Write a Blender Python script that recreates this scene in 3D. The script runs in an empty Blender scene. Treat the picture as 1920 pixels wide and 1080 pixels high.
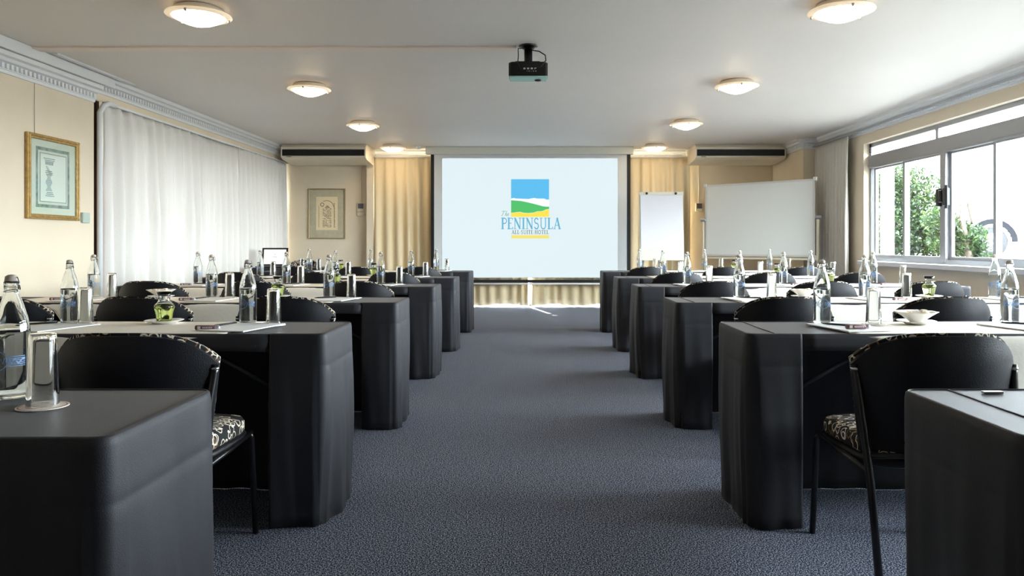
import bpy, math, random
from mathutils import Vector, Matrix, Euler
R = random.Random(7)
PI = math.pi
SC = bpy.context.scene
COL = SC.collection

# ------------------------------------------------------------------ camera
F = 1400.0
VX, VY, CH = 995.0, 457.0, 1.10
cam_d = bpy.data.cameras.new('camera'); cam = bpy.data.objects.new('camera', cam_d); COL.objects.link(cam)
cam_d.sensor_width = 36; cam_d.lens = F/1920*36
cam_d.shift_x = -(VX-960)/1920; cam_d.shift_y = -(540-VY)/1920
cam.location = (0, 0, CH); cam.rotation_euler = (PI/2, 0, 0)
cam_d.clip_start = 0.05; cam_d.clip_end = 300
SC.camera = cam
# ------------------------------------------------------------------ world, sun, exposure
w = bpy.data.worlds.new('sky'); SC.world = w; w.use_nodes = True
bg = w.node_tree.nodes['Background']
bg.inputs[0].default_value = (0.84, 0.92, 1.0, 1); bg.inputs[1].default_value = 32.0
sd = bpy.data.lights.new('sun', 'SUN'); sun = bpy.data.objects.new('sun', sd); COL.objects.link(sun)
sd.energy = 22; sd.color = (1, .93, .82); sd.angle = math.radians(1.0)
SUN_EL, SUN_AZ = 20, 14      # comes from behind the far wall, a little from the left
sun.rotation_euler = (-(PI/2-math.radians(SUN_EL)), 0, math.radians(SUN_AZ))
vs = SC.view_settings
vs.view_transform = 'Standard'; vs.look = 'None'; vs.gamma = 1; vs.use_curve_mapping = False
vs.exposure = 0.70
def portal(name, loc, rot, sx, sy):
    l = bpy.data.lights.new(name, 'AREA'); l.shape = 'RECTANGLE'; l.size = sx; l.size_y = sy
    o = bpy.data.objects.new(name, l); COL.objects.link(o); o.location = loc; o.rotation_euler = rot
    l.cycles.is_portal = True
portal('window_portal', (4.86, 7.4, 1.67), (0, PI/2, 0), 1.6, 5.6)
portal('window_portal', (4.86, 2.85, 1.67), (0, PI/2, 0), 1.6, 2.7)
portal('window_portal', (-4.75, 10.2, 1.4), (0, -PI/2, 0), 1.9, 5.2)

# ------------------------------------------------------------------ helpers
def tag(o, label=None, cat=None, group=None, kind=None):
    if label: o['label'] = label
    if cat: o['category'] = cat
    if group: o['group'] = group
    if kind: o['kind'] = kind
    return o
def link(o, parent=None):
    COL.objects.link(o)
    if parent is not None: o.parent = parent
    return o
def empty(name, loc=(0, 0, 0), rz=0.0, label=None, cat=None, group=None):
    o = bpy.data.objects.new(name, None); link(o); o.location = loc; o.rotation_euler = (0, 0, rz)
    o.empty_display_size = .05
    return tag(o, label, cat, group)
def copy_tree(o, parent=None):
    c = o.copy(); COL.objects.link(c)
    if parent is not None:
        c.parent = parent
    for ch in list(o.children): copy_tree(ch, c)
    return c
class MB:
    def __init__(s): s.v = []; s.f = []; s.sm = []; s.mi = []; s.cur = 0
    def add(s, v, f, smooth=False):
        b = len(s.v); s.v += [tuple(p) for p in v]
        for q in f: s.f.append(tuple(b+i for i in q)); s.sm.append(smooth); s.mi.append(s.cur)
        return s
    def box(s, a, b, bev=0.0):
        x0, y0, z0 = [min(p, q) for p, q in zip(a, b)]; x1, y1, z1 = [max(p, q) for p, q in zip(a, b)]
        if bev <= 0:
            v = [(x0,y0,z0),(x1,y0,z0),(x1,y1,z0),(x0,y1,z0),(x0,y0,z1),(x1,y0,z1),(x1,y1,z1),(x0,y1,z1)]
            return s.add(v, [(0,3,2,1),(4,5,6,7),(0,1,5,4),(1,2,6,5),(2,3,7,6),(3,0,4,7)])
        e = min(bev, (x1-x0)*.45, (y1-y0)*.45, (z1-z0)*.45)
        def ring(i, z):
            return [(x0+i+0*e, y0+i+e*(i==0), z)]
        def oct_(ins, z):
            X0, X1, Y0, Y1 = x0+ins, x1-ins, y0+ins, y1-ins
            return [(X0+e,Y0,z),(X1-e,Y0,z),(X1,Y0+e,z),(X1,Y1-e,z),(X1-e,Y1,z),(X0+e,Y1,z),(X0,Y1-e,z),(X0,Y0+e,z)]
        e2 = e*.6
        rings = [oct_(e2, z0), oct_(0, z0+e2), oct_(0, z1-e2), oct_(e2, z1)]
        v = sum(rings, []); f = [tuple(range(7, -1, -1)), tuple(range(24, 32))]
        for k in range(3):
            for i in range(8):
                j = (i+1) % 8; f.append((k*8+i, k*8+j, k*8+8+j, k*8+8+i))
        return s.add(v, f)
    def lathe(s, prof, n=24, c=(0, 0, 0), axis='z', cap=True, smooth=True):
        v = []
        for r, z in prof:
            for i in range(n):
                a = 2*PI*i/n
                p = (r*math.cos(a), r*math.sin(a), z)
                if axis == 'x': p = (p[2], p[0], p[1])
                if axis == 'y': p = (p[1], p[2], p[0])
                v.append((p[0]+c[0], p[1]+c[1], p[2]+c[2]))
        f = []
        for k in range(len(prof)-1):
            for i in range(n):
                j = (i+1) % n; f.append((k*n+i, k*n+j, k*n+n+j, k*n+n+i))
        if cap:
            f.append(tuple(range(n-1, -1, -1))); m = (len(prof)-1)*n; f.append(tuple(range(m, m+n)))
        return s.add(v, f, smooth)
    def tube(s, pts, r, n=8, closed=False):
        pts = [Vector(p) for p in pts]; L = len(pts); v = []; up = None
        rr = r if isinstance(r, (list, tuple)) else [r]*L
        for i, p in enumerate(pts):
            if closed: t = pts[(i+1) % L]-pts[i-1]
            else: t = pts[min(i+1, L-1)]-pts[max(i-1, 0)]
            t.normalize()
            if up is None:
                up = Vector((0, 0, 1)) if abs(t.z) < .9 else Vector((1, 0, 0))
            a = up-t*up.dot(t); a.normalize(); up = a; b = t.cross(a)
            for k in range(n):
                th = 2*PI*k/n; v.append(p+(a*math.cos(th)+b*math.sin(th))*rr[i])
        f = []
        for i in range(L if closed else L-1):
            j = (i+1) % L
            for k in range(n):
                m = (k+1) % n; f.append((i*n+k, i*n+m, j*n+m, j*n+k))
        if not closed: f.append(tuple(range(n-1, -1, -1))); f.append(tuple(range((L-1)*n, L*n)))
        return s.add(v, f, True)
    def grid(s, fn, nu, nv, smooth=True):
        v = [fn(i/nu, j/nv) for j in range(nv+1) for i in range(nu+1)]
        f = [(j*(nu+1)+i, j*(nu+1)+i+1, (j+1)*(nu+1)+i+1, (j+1)*(nu+1)+i) for j in range(nv) for i in range(nu)]
        return s.add(v, f, smooth)
    def prism(s, poly, z0, z1, M=None):
        n = len(poly); v = [(x, y, z0) for x, y in poly]+[(x, y, z1) for x, y in poly]
        if M: v = [M @ Vector(p) for p in v]
        f = [tuple(range(n-1, -1, -1)), tuple(range(n, 2*n))]+[(i, (i+1) % n, n+(i+1) % n, n+i) for i in range(n)]
        return s.add(v, f)
    def build(s, name, mat, parent=None, solid=0.0, off=0.0, **kw):
        me = bpy.data.meshes.new(name); me.from_pydata(s.v, [], s.f)
        for m in (mat if isinstance(mat, (list, tuple)) else [mat]): me.materials.append(m)
        me.polygons.foreach_set('use_smooth', s.sm); me.polygons.foreach_set('material_index', s.mi); me.update()
        o = bpy.data.objects.new(name, me); link(o, parent)
        if solid:
            md = o.modifiers.new('thickness', 'SOLIDIFY'); md.thickness = solid; md.offset = off
        return tag(o, **kw)
def struct(name, mb, mat, **kw):
    return mb.build(name, mat, kind='structure', **kw)
def sbox(name, a, b, mat, bev=0):
    return struct(name, MB().box(a, b, bev), mat)

# ------------------------------------------------------------------ materials
def srgb(r, g, b):
    def c(u):
        u /= 255
        return u/12.92 if u <= .04045 else ((u+.055)/1.055)**2.4
    return (c(r), c(g), c(b), 1)
def mat(name, col, rough=.6, metal=0, trans=0, ior=1.45, emit=None, es=0, sheen=0, bump=None, noise=None, spec=.5, coat=0):
    m = bpy.data.materials.new(name); m.use_nodes = True; nt = m.node_tree; b = nt.nodes['Principled BSDF']
    if len(col) == 3: col = srgb(*col)
    b.inputs['Base Color'].default_value = col; b.inputs['Roughness'].default_value = rough
    b.inputs['Metallic'].default_value = metal; b.inputs['Transmission Weight'].default_value = trans
    b.inputs['IOR'].default_value = ior; b.inputs['Specular IOR Level'].default_value = spec
    b.inputs['Coat Weight'].default_value = coat
    if sheen: b.inputs['Sheen Weight'].default_value = sheen
    if emit:
        b.inputs['Emission Color'].default_value = srgb(*emit); b.inputs['Emission Strength'].default_value = es
    if noise or bump:
        tc = nt.nodes.new('ShaderNodeTexCoord')
    if noise:   # (scale, amount)
        n = nt.nodes.new('ShaderNodeTexNoise'); n.inputs['Scale'].default_value = noise[0]; n.inputs['Detail'].default_value = 4
        nt.links.new(tc.outputs['Object'], n.inputs['Vector'])
        mr = nt.nodes.new('ShaderNodeMapRange'); mr.inputs[1].default_value = .3; mr.inputs[2].default_value = .7
        mr.inputs[3].default_value = 1-noise[1]; mr.inputs[4].default_value = 1+noise[1]
        nt.links.new(n.outputs['Fac'], mr.inputs[0])
        mx = nt.nodes.new('ShaderNodeVectorMath'); mx.operation = 'SCALE'; mx.inputs[0].default_value = col[:3]
        nt.links.new(mr.outputs[0], mx.inputs['Scale']); nt.links.new(mx.outputs[0], b.inputs['Base Color'])
    if bump:    # (scale, strength)
        n = nt.nodes.new('ShaderNodeTexNoise'); n.inputs['Scale'].default_value = bump[0]; n.inputs['Detail'].default_value = 3
        nt.links.new(tc.outputs['Object'], n.inputs['Vector'])
        bp = nt.nodes.new('ShaderNodeBump'); bp.inputs['Strength'].default_value = bump[1]; bp.inputs['Distance'].default_value = .01
        nt.links.new(n.outputs['Fac'], bp.inputs['Height']); nt.links.new(bp.outputs[0], b.inputs['Normal'])
    return m
def curtain_mat(name, col, tl):
    m = mat(name, col, .9, bump=(60, .15)); nt = m.node_tree; b = nt.nodes['Principled BSDF']; out = nt.nodes['Material Output']
    t = nt.nodes.new('ShaderNodeBsdfTranslucent'); t.inputs[0].default_value = srgb(*col)
    mx = nt.nodes.new('ShaderNodeMixShader'); mx.inputs[0].default_value = tl
    nt.links.new(b.outputs[0], mx.inputs[1]); nt.links.new(t.outputs[0], mx.inputs[2]); nt.links.new(mx.outputs[0], out.inputs[0])
    return m
def pane_mat():
    m = bpy.data.materials.new('window_glass'); m.use_nodes = True; nt = m.node_tree; nt.nodes.clear()
    out = nt.nodes.new('ShaderNodeOutputMaterial'); t = nt.nodes.new('ShaderNodeBsdfTransparent'); t.inputs[0].default_value = (.96, .98, .97, 1)
    g = nt.nodes.new('ShaderNodeBsdfGlossy'); g.inputs['Roughness'].default_value = .02
    lw_ = nt.nodes.new('ShaderNodeLayerWeight'); pw = nt.nodes.new('ShaderNodeMath'); pw.operation = 'POWER'; pw.inputs[1].default_value = 5
    fr = nt.nodes.new('ShaderNodeMath'); fr.operation = 'MULTIPLY_ADD'; fr.inputs[1].default_value = .8; fr.inputs[2].default_value = .03
    nt.links.new(lw_.outputs['Facing'], pw.inputs[0]); nt.links.new(pw.outputs[0], fr.inputs[0])
    mx = nt.nodes.new('ShaderNodeMixShader')
    nt.links.new(fr.outputs[0], mx.inputs[0]); nt.links.new(t.outputs[0], mx.inputs[1]); nt.links.new(g.outputs[0], mx.inputs[2]); nt.links.new(mx.outputs[0], out.inputs[0])
    return m
def carpet_mat():
    m = mat('carpet', (60, 66, 80), .95, spec=.15); nt = m.node_tree; b = nt.nodes['Principled BSDF']
    tc = nt.nodes.new('ShaderNodeTexCoord')
    n = nt.nodes.new('ShaderNodeTexNoise'); n.inputs['Scale'].default_value = 195; n.inputs['Detail'].default_value = 2; n.inputs['Roughness'].default_value = .7
    nt.links.new(tc.outputs['Object'], n.inputs['Vector'])
    r = nt.nodes.new('ShaderNodeValToRGB'); e = r.color_ramp.elements
    e[0].position = .41; e[0].color = srgb(10, 12, 22); e[1].position = .60; e[1].color = srgb(205, 208, 216)
    x = e.new(.455); x.color = srgb(40, 52, 84); x = e.new(.50); x.color = srgb(72, 84, 112); x = e.new(.545); x.color = srgb(112, 118, 132)
    nt.links.new(n.outputs['Fac'], r.inputs[0]); nt.links.new(r.outputs[0], b.inputs['Base Color'])
    bp = nt.nodes.new('ShaderNodeBump'); bp.inputs['Strength'].default_value = .5; bp.inputs['Distance'].default_value = .004
    nt.links.new(n.outputs['Fac'], bp.inputs['Height']); nt.links.new(bp.outputs[0], b.inputs['Normal'])
    return m
def loops_mat():
    m = mat('loop_pattern_fabric', (18, 18, 22), .85); nt = m.node_tree; b = nt.nodes['Principled BSDF']
    tc = nt.nodes.new('ShaderNodeTexCoord')
    def rings(scale, off, k, w_):
        mp = nt.nodes.new('ShaderNodeMapping'); mp.inputs['Location'].default_value = off; nt.links.new(tc.outputs['Object'], mp.inputs[0])
        v = nt.nodes.new('ShaderNodeTexVoronoi'); v.inputs['Scale'].default_value = scale; nt.links.new(mp.outputs[0], v.inputs['Vector'])
        s_ = nt.nodes.new('ShaderNodeMath'); s_.operation = 'SUBTRACT'; nt.links.new(v.outputs['Distance'], s_.inputs[0]); s_.inputs[1].default_value = k
        a = nt.nodes.new('ShaderNodeMath'); a.operation = 'ABSOLUTE'; nt.links.new(s_.outputs[0], a.inputs[0])
        l = nt.nodes.new('ShaderNodeMath'); l.operation = 'LESS_THAN'; nt.links.new(a.outputs[0], l.inputs[0]); l.inputs[1].default_value = w_
        return l
    r1 = rings(24, (0, 0, 0), .42, .04); r2 = rings(20, (.3, .2, .1), .36, .035); r3 = rings(21, (.9, .5, .4), .4, .04)
    mx = nt.nodes.new('ShaderNodeMath'); mx.operation = 'MAXIMUM'; nt.links.new(r1.outputs[0], mx.inputs[0]); nt.links.new(r2.outputs[0], mx.inputs[1])
    c1 = nt.nodes.new('ShaderNodeMix'); c1.data_type = 'RGBA'; c1.inputs['A'].default_value = srgb(16, 16, 20); c1.inputs['B'].default_value = srgb(120, 84, 50)
    nt.links.new(r3.outputs[0], c1.inputs['Factor'])
    c2 = nt.nodes.new('ShaderNodeMix'); c2.data_type = 'RGBA'; c2.inputs['B'].default_value = srgb(225, 215, 195)
    nt.links.new(c1.outputs['Result'], c2.inputs['A']); nt.links.new(mx.outputs[0], c2.inputs['Factor'])
    nt.links.new(c2.outputs['Result'], b.inputs['Base Color'])
    return m
def print_mat():
    """blue printing on clear glass: bars, a ring and wavy lettering-like marks; the rest is see-through"""
    m = bpy.data.materials.new('blue_bottle_print'); m.use_nodes = True; nt = m.node_tree; b = nt.nodes['Principled BSDF']; out = nt.nodes['Material Output']
    b.inputs['Base Color'].default_value = srgb(120, 160, 214); b.inputs['Roughness'].default_value = .5
    tc = nt.nodes.new('ShaderNodeTexCoord'); sp = nt.nodes.new('ShaderNodeSeparateXYZ'); nt.links.new(tc.outputs['Object'], sp.inputs[0])
    def M(op, a, bb=None):
        n = nt.nodes.new('ShaderNodeMath'); n.operation = op
        for i, q in enumerate((a, bb)):
            if q is None: continue
            if isinstance(q, (int, float)): n.inputs[i].default_value = q
            else: nt.links.new(q, n.inputs[i])
        return n.outputs[0]
    x, z = sp.outputs['X'], M('SUBTRACT', sp.outputs['Z'], .085)
    rr = M('SQRT', M('ADD', M('MULTIPLY', x, x), M('MULTIPLY', z, z)))
    ring = M('LESS_THAN', M('ABSOLUTE', M('SUBTRACT', rr, .021)), .0011)
    wav = M('MULTIPLY', M('SINE', M('MULTIPLY', x, 900.)), .0055)
    letters = M('MULTIPLY', M('LESS_THAN', M('ABSOLUTE', M('SUBTRACT', z, wav)), .0022), M('LESS_THAN', M('ABSOLUTE', z), .0065))
    bars = M('MULTIPLY', M('GREATER_THAN', M('SINE', M('MULTIPLY', z, 1500.)), .45), M('MULTIPLY', M('LESS_THAN', M('ABSOLUTE', z), .013), M('GREATER_THAN', M('ABSOLUTE', x), .021)))
    f = M('MULTIPLY', M('MAXIMUM', M('MAXIMUM', ring, letters), bars), .85)
    t = nt.nodes.new('ShaderNodeBsdfTransparent'); mx = nt.nodes.new('ShaderNodeMixShader')
    nt.links.new(f, mx.inputs[0]); nt.links.new(t.outputs[0], mx.inputs[1]); nt.links.new(b.outputs[0], mx.inputs[2]); nt.links.new(mx.outputs[0], out.inputs[0])
    return m
WALL = mat('beige_wallpaper', (224, 210, 187), .85, bump=(40, .08), noise=(2.5, .03))
CEIL = mat('ceiling_paint', (230, 224, 219), .55, noise=(.6, .03))
TRIMW = mat('white_trim_paint', (226, 228, 230), .5)
CARPET = carpet_mat()
BLACKCL = mat('black_table_linen', (42, 42, 47), .55, spec=.35, sheen=.06, bump=(420, .12), noise=(6, .12))
RUNNER = mat('ivory_cloth', (252, 245, 232), .8, bump=(50, .12))
LOOPS = loops_mat()
SHELL = mat('black_chair_plastic', (17, 17, 22), .42, bump=(260, .12), spec=.35)
TUBE = mat('black_chair_tube', (14, 14, 16), .28, spec=.6)
CHROME = mat('chrome', (220, 220, 222), .15, metal=1)
ALU = mat('grey_aluminium', (156, 158, 162), .35, metal=.35)
ALUD = mat('dark_window_latch', (40, 40, 42), .4)
GLASS = mat('clear_glass', (250, 252, 251), .0, trans=1, ior=1.45)
WATER = mat('water', (248, 252, 255), .0, trans=1, ior=1.33)
CORDIAL = mat('green_cordial', (214, 230, 140), .0, trans=1, ior=1.34)
LIME = mat('lime_green', (120, 165, 60), .6)
CERAM = mat('white_porcelain', (240, 236, 228), .18, coat=.4)
STOP = mat('bottle_stopper', (196, 184, 170), .35)
GASKET = mat('gasket', (60, 40, 60), .6)
WIRE = mat('steel_wire', (170, 170, 172), .25, metal=1)
PRINT = print_mat()
PAPER = mat('white_paper', (246, 246, 246), .7)
COAST = mat('coaster_card', (240, 228, 216), .8)
COASTR = mat('coaster_ring_print', (170, 120, 110), .8)
PENM = mat('pen_black', (22, 22, 28), .3)
MINTB = mat('mint_wrapper_brown', (120, 84, 86), .5)
MINTF = mat('mint_foil', (200, 196, 206), .3, metal=.7)
MINTL = mat('mint_print_pale', (226, 214, 214), .6)
PANE = pane_mat()
CURL = curtain_mat('left_curtain_fabric', (234, 231, 226), .085)
CURB = curtain_mat('back_curtain_fabric', (222, 204, 168), .02)
CURR = curtain_mat('right_curtain_fabric', (214, 210, 200), .12)
DWOOD = mat('dark_brown_wood', (70, 42, 32), .6)
DARK = mat('black_plastic', (16, 16, 18), .35)
ACW = mat('ac_casing', (224, 214, 194), .45)
FRAMEG = mat('black_edge', (18, 18, 22), .6)

# ================================================================== ROOM
XL, XR, YB, ZC, YN = -4.30, 4.55, 13.2, 2.75, -6.0
def slab(name, fn, m): mb = MB(); fn(mb); return struct(name, mb, m)
sbox('floor', (XL-.35, YN-.2, -.12), (XR+.25, YB+.2, 0), CARPET)
sbox('ceiling', (XL-.35, YN-.2, ZC), (XR+.25, YB+.2, ZC+.15), CEIL)
def f(mb):
    mb.box((XL-.3, YN-.2, 0), (XL, 7.35, ZC))                       # near part, proud of the window wall
    mb.box((XL-.3, 7.35, 2.52), (XL+.02, YB, ZC))                   # bulkhead over the curtains
    mb.box((XL-.3, 7.35, 0), (XL-.22, 8.0, 2.52)); mb.box((XL-.3, 12.7, 0), (XL-.22, YB, 2.52))
    mb.box((XL-.3, 8.0, 0), (XL-.22, 12.7, .45)); mb.box((XL-.3, 8.0, 2.35), (XL-.22, 12.7, 2.52))
slab('wall_left', f, WALL)
def f(mb):
    mb.box((XL-.3, YB, 0), (-2.5, YB+.2, ZC)); mb.box((2.52, YB, 0), (XR+.2, YB+.2, ZC)); mb.box((-2.5, YB, 2.35), (2.52, YB+.2, ZC))
    mb.box((4.28, 11.72, 0), (XR, YB, ZC))                          # pier in the right corner
    mb.box((-2.86, 13.02, 0), (-2.74, YB, 2.5))
slab('wall_back', f, WALL)
W0, W1 = .87, 2.46
def f(mb):
    X0, X1 = XR, XR+.2
    mb.box((X0, YN-.2, 0), (X1, YB, W0-.02)); mb.box((X0, YN-.2, W1), (X1, YB, ZC))
    mb.box((X0, 10.2, W0-.02), (X1, YB, W1)); mb.box((X0, 4.2, W0-.02), (X1, 4.6, W1)); mb.box((X0, YN-.2, W0-.02), (X1, 1.5, W1))
slab('wall_right', f, WALL)
sbox('wall_front', (XL-.3, YN-.2, 0), (XR+.2, YN, ZC), WALL)

# cornices: stepped profile with dentils (each dentil is only a few pixels, so they are one mesh)
def cornice(name, p0, p1, nrm, zt=ZC, dent=True):
    p0 = Vector(p0); p1 = Vector(p1); n = Vector(nrm); L = (p1-p0).length; t = (p1-p0)/L
    prof = [(0, -.16), (.018, -.16), (.022, -.135), (.03, -.13), (.03, -.08), (.06, -.07), (.07, -.045), (.10, -.035), (.105, 0), (0, 0)]
    mb = MB(); v = []
    for q in (p0, p1): v += [(q.x+n.x*a, q.y+n.y*a, zt+b) for a, b in prof]
    k = len(prof); mb.add(v, [(i, (i+1) % k, k+(i+1) % k, k+i) for i in range(k)]+[tuple(range(k-1, -1, -1)), tuple(range(k, 2*k))])
    c = struct(name, mb, TRIMW)
    if dent:
        d = MB(); s = .03
        while s < L-.03:
            q = p0+t*s
            d.box((q.x+n.x*.03-abs(t.x)*.014, q.y+n.y*.03-abs(t.y)*.014, zt-.125), (q.x+n.x*.048+abs(t.x)*.014, q.y+n.y*.048+abs(t.y)*.014, zt-.085)); s += .055
        d.build('dentils', TRIMW, c, kind='stuff')
    return c
cornice('trim_1', (XL+.02, 7.36, 0), (XL+.02, YB, 0), (1, 0, 0))
cornice('trim_2', (XL, YN, 0), (XL, 7.34, 0), (1, 0, 0), ZC-.10)
cornice('trim_3', (XR, 11.72, 0), (XR, YN, 0), (-1, 0, 0))
cornice('trim_4', (4.28, 11.72, 0), (4.28, YB, 0), (-1, 0, 0))
cornice('trim_5', (4.28, 11.72, 0), (XR, 11.72, 0), (0, -1, 0))
cornice('trim_6', (XL+.02, YB, 0), (4.28, YB, 0), (0, -1, 0))
sbox('baseboard_left', (XL, YN, 0), (XL+.015, 7.35, .1), TRIMW); sbox('baseboard_right', (XR-.015, YN, 0), (XR, 11.72, .1), TRIMW)
sbox('trim_7', (XL, -1.0, 2.655), (XL+.13, 7.5, ZC), TRIMW, .006)                        # boxed trunking along the ceiling edge
sbox('trim_8', (XL+.17, 6.45, 2.735), (XL+.215, 7.72, ZC), TRIMW, .003)                   # slim ceiling strip
t = MB().box((XL, -1, 2.625), (XL+.02, 7.34, 2.65)); t.box((XL, -1, 2.61), (XL+.028, 7.34, 2.622)); struct('trim_9', t, TRIMW)   # picture rail
sbox('trim_10', (XL+.1, 6.24, 2.735), (-.12, 6.36, ZC), mat('trunking_pinkish_white', (238, 224, 214), .6), .004)                       # cable trunking to the projector
# white pipe trunking on the end of the near wall and the dark wooden strip beside the curtains
t = MB().tube([(XL+.03, 7.40, 0), (XL+.03, 7.40, 2.40), (XL+.05, 7.43, 2.47), (XL+.06, 7.50, 2.505), (XL+.06, 7.62, 2.51)], .027, 10)
struct('trim_11', t, TRIMW)
sbox('trim_12', (XL-.22, 7.42, 0), (XL-.012, 7.46, 2.52), DWOOD)
# curtain rails
sbox('trim_13', (XL+.02, 7.5, 2.50), (XL+.05, 13.1, 2.52), TRIMW); sbox('trim_14', (-2.72, 12.98, 2.60), (2.72, 13.0, 2.625), TRIMW)
t = MB().box((4.40, 1.5, 2.60), (4.42, 11.65, 2.63)); struct('trim_15', t, ALU)

# ------------------------------------------------------------------ right hand windows
def window(name, y0, y1, units, ext):
    """aluminium frame in a reveal; units = list of (ya, yb) lower sliding pairs"""
    xf0, xf1 = 4.63, 4.69
    mb = MB()
    mb.box((xf0, y0, W0), (xf1, y1, W0+.05)); mb.box((xf0, y0, W1-.05), (xf1, y1, W1))
    mb.box((xf0, y0, W0), (xf1, y0+.05, W1)); mb.box((xf0, y1-.05, W0), (xf1, y1, W1))
    wnd = struct(name, mb, ALU)
    MB().box((4.615, y0, 2.12), (4.70, y1, 2.30), .01).build('transom', ALU, wnd)
    MB().box((4.605, y0, 2.145), (4.70, y1, 2.16)).build('transom_lip', ALU, wnd)
    n = len(units)
    for k, (ya, yb) in enumerate(units):
        if k < n-1: MB().box((4.615, ya-.035, W0+.02), (4.70, ya+.035, 2.13), .006).build('mullion', ALU, wnd)
        ym = (ya+yb)/2
        for j, (a, b) in enumerate(((ya+.04, ym+.02), (ym-.02, yb-.04))):
            x = 4.642+.034*(j)
            s = MB(); s.box((x-.016, a, W0+.05), (x+.016, a+.05, 2.12)); s.box((x-.016, b-.05, W0+.05), (x+.016, b, 2.12))
            s.box((x-.014, a, W0+.05), (x+.014, b, W0+.085)); s.box((x-.014, a, 2.10), (x+.014, b, 2.12))
            sa = s.build('sash', ALU, wnd); MB().box((x-.002, a+.03, W0+.08), (x+.002, b-.03, 2.105)).build('pane', PANE, sa)
        if k < n-1:
            h = MB().box((4.575, ya-.10, 1.52), (4.64, ya-.042, 1.72), .012); h.box((4.59, ya-.115, 1.49), (4.60, ya-.06, 1.75), .004)
            h.box((4.575, ya+.042, 1.52), (4.64, ya+.10, 1.72), .012); h.box((4.56, ya-.03, 1.56), (4.615, ya+.02, 1.70), .012)
            h.build('latch', ALUD, wnd)
    top = sorted(set([y0, y1]+ext))
    for a, b in zip(top[:-1], top[1:]):
        if a != y0: MB().box((4.62, a-.03, 2.29), (4.70, a+.03, W1-.02), .005).build('top_mullion', ALU, wnd)
        MB().box((4.655, a+.03, 2.29), (4.66, b-.03, W1-.05)).build('top_pane', PANE, wnd)
    # little hinge stay on the top light
    MB().box((4.60, y1-.09, 2.33), (4.63, y1-.05, 2.39), .006).build('stay', ALUD, wnd)
    MB().box((4.46, y0-.05, W0-.055), (4.66, y1+.02, W0-.0), .008).build('window_sill', TRIMW, wnd)
window('window_1', 4.6, 10.2, [(8.35, 10.17), (6.55, 8.35), (4.63, 6.55)], [8.5, 6.55])
window('window_2', 1.5, 4.2, [(2.85, 4.17), (1.53, 2.85)], [2.85])
# left window behind the curtains, glazed door behind the far curtains
def lw(name, a, b, axis, m=ALU):
    mb = MB(); (x0, y0, z0), (x1, y1, z1) = a, b
    if axis == 'x':
        for y in [y0+i*(y1-y0)/4 for i in range(5)]: mb.box((x0, max(y-.025, y0), z0), (x1, min(y+.025, y1), z1))
        mb.box((x0, y0, z0), (x1, y1, z0+.05)); mb.box((x0, y0, z1-.05), (x1, y1, z1))
        p = MB().box(((x0+x1)/2-.002, y0, z0), ((x0+x1)/2+.002, y1, z1))
    else:
        for x in [x0+i*(x1-x0)/4 for i in range(5)]: mb.box((max(x-.03, x0), y0, z0), (min(x+.03, x1), y1, z1))
        mb.box((x0, y0, z0), (x1, y1, z0+.02)); mb.box((x0, y0, z1-.05), (x1, y1, z1))
        p = MB().box((x0, (y0+y1)/2-.002, z0), (x1, (y0+y1)/2+.002, z1))
    o = struct(name, mb, m); p.build('pane', PANE, o)
lw('window_3', (XL-.28, 8.0, .45), (XL-.24, 12.7, 2.35), 'x')
lw('door_1', (-2.5, YB+.06, 0), (2.52, YB+.10, 2.35), 'y')

# ------------------------------------------------------------------ curtains
def curtain(label, p0, p1, z0, z1, m, pleat=.13, amp=.035, side=(1, 0), seed=0, name='curtain', group=None, bulge=0):
    rr = random.Random(seed); p0 = Vector(p0); p1 = Vector(p1); L = (p1-p0).length; t = (p1-p0)/L; n = Vector(side)
    K = int(L/pleat); ph = [rr.uniform(-.9, .9) for _ in range(K+3)]; am = [rr.uniform(.55, 1.25) for _ in range(K+3)]
    def fn(u, v):
        s = u*K; i = int(s); fr = s-i
        a = am[i]*(1-fr)+am[i+1]*fr; q = ph[i]*(1-fr)+ph[i+1]*fr
        h = 1-v                                   # 0 at the top
        A = amp*a*(.35+.65*min(1, h*2.2))
        fine = .006*math.sin(4*PI*s+q)*(1-min(1, h*6)) + (.012 if h > .03 else 0)*(1-math.exp(-h*30))
        wv = math.sin(2*PI*s+q*min(1, h*1.5))
        wv = math.copysign(abs(wv)**.8, wv)
        d = A*wv+fine+bulge*h
        sway = .02*math.sin(s*1.7+seed)*h
        p = p0+t*(u*L+sway)+n*d
        return (p.x, p.y, z0+(z1-z0)*v+(.012*math.sin(s*1.3+seed) if v == 0 else 0))
    mb = MB().grid(fn, K*12, 22)
    return mb.build(name, m, solid=.003, label=label, cat='curtain', group=group)
curtain('cream pleated curtain on left wall beside the gold-framed picture', (XL+.0, 7.50), (XL+.0, 9.74), .02, 2.52, CURL, .21, .08, (1, 0), 1)
curtain('cream curtain panel in the middle of the left wall row', (XL-.025, 9.66), (XL-.015, 11.0), .02, 2.52, CURL, .17, .06, (1, 0), 2)
curtain('cream curtain panel nearest the far left corner', (XL+.01, 10.93), (XL-.0, 13.1), .02, 2.54, CURL, .18, .065, (1, 0), 3)
curtain('gold-beige floor curtain left of and behind the projection screen', (-2.73, 13.04), (-.03, 13.04), .035, 2.62, CURB, .17, .04, (0, -1), 4)
curtain('gold-beige floor curtain right of and behind the projection screen', (.03, 13.04), (2.78, 13.04), .035, 2.62, CURB, .17, .04, (0, -1), 5)
curtain('grey drawn curtain gathered between whiteboard and right window', (4.44, 10.42), (4.44, 11.62), .02, 2.61, CURR, .10, .045, (-1, 0), 6)

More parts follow.
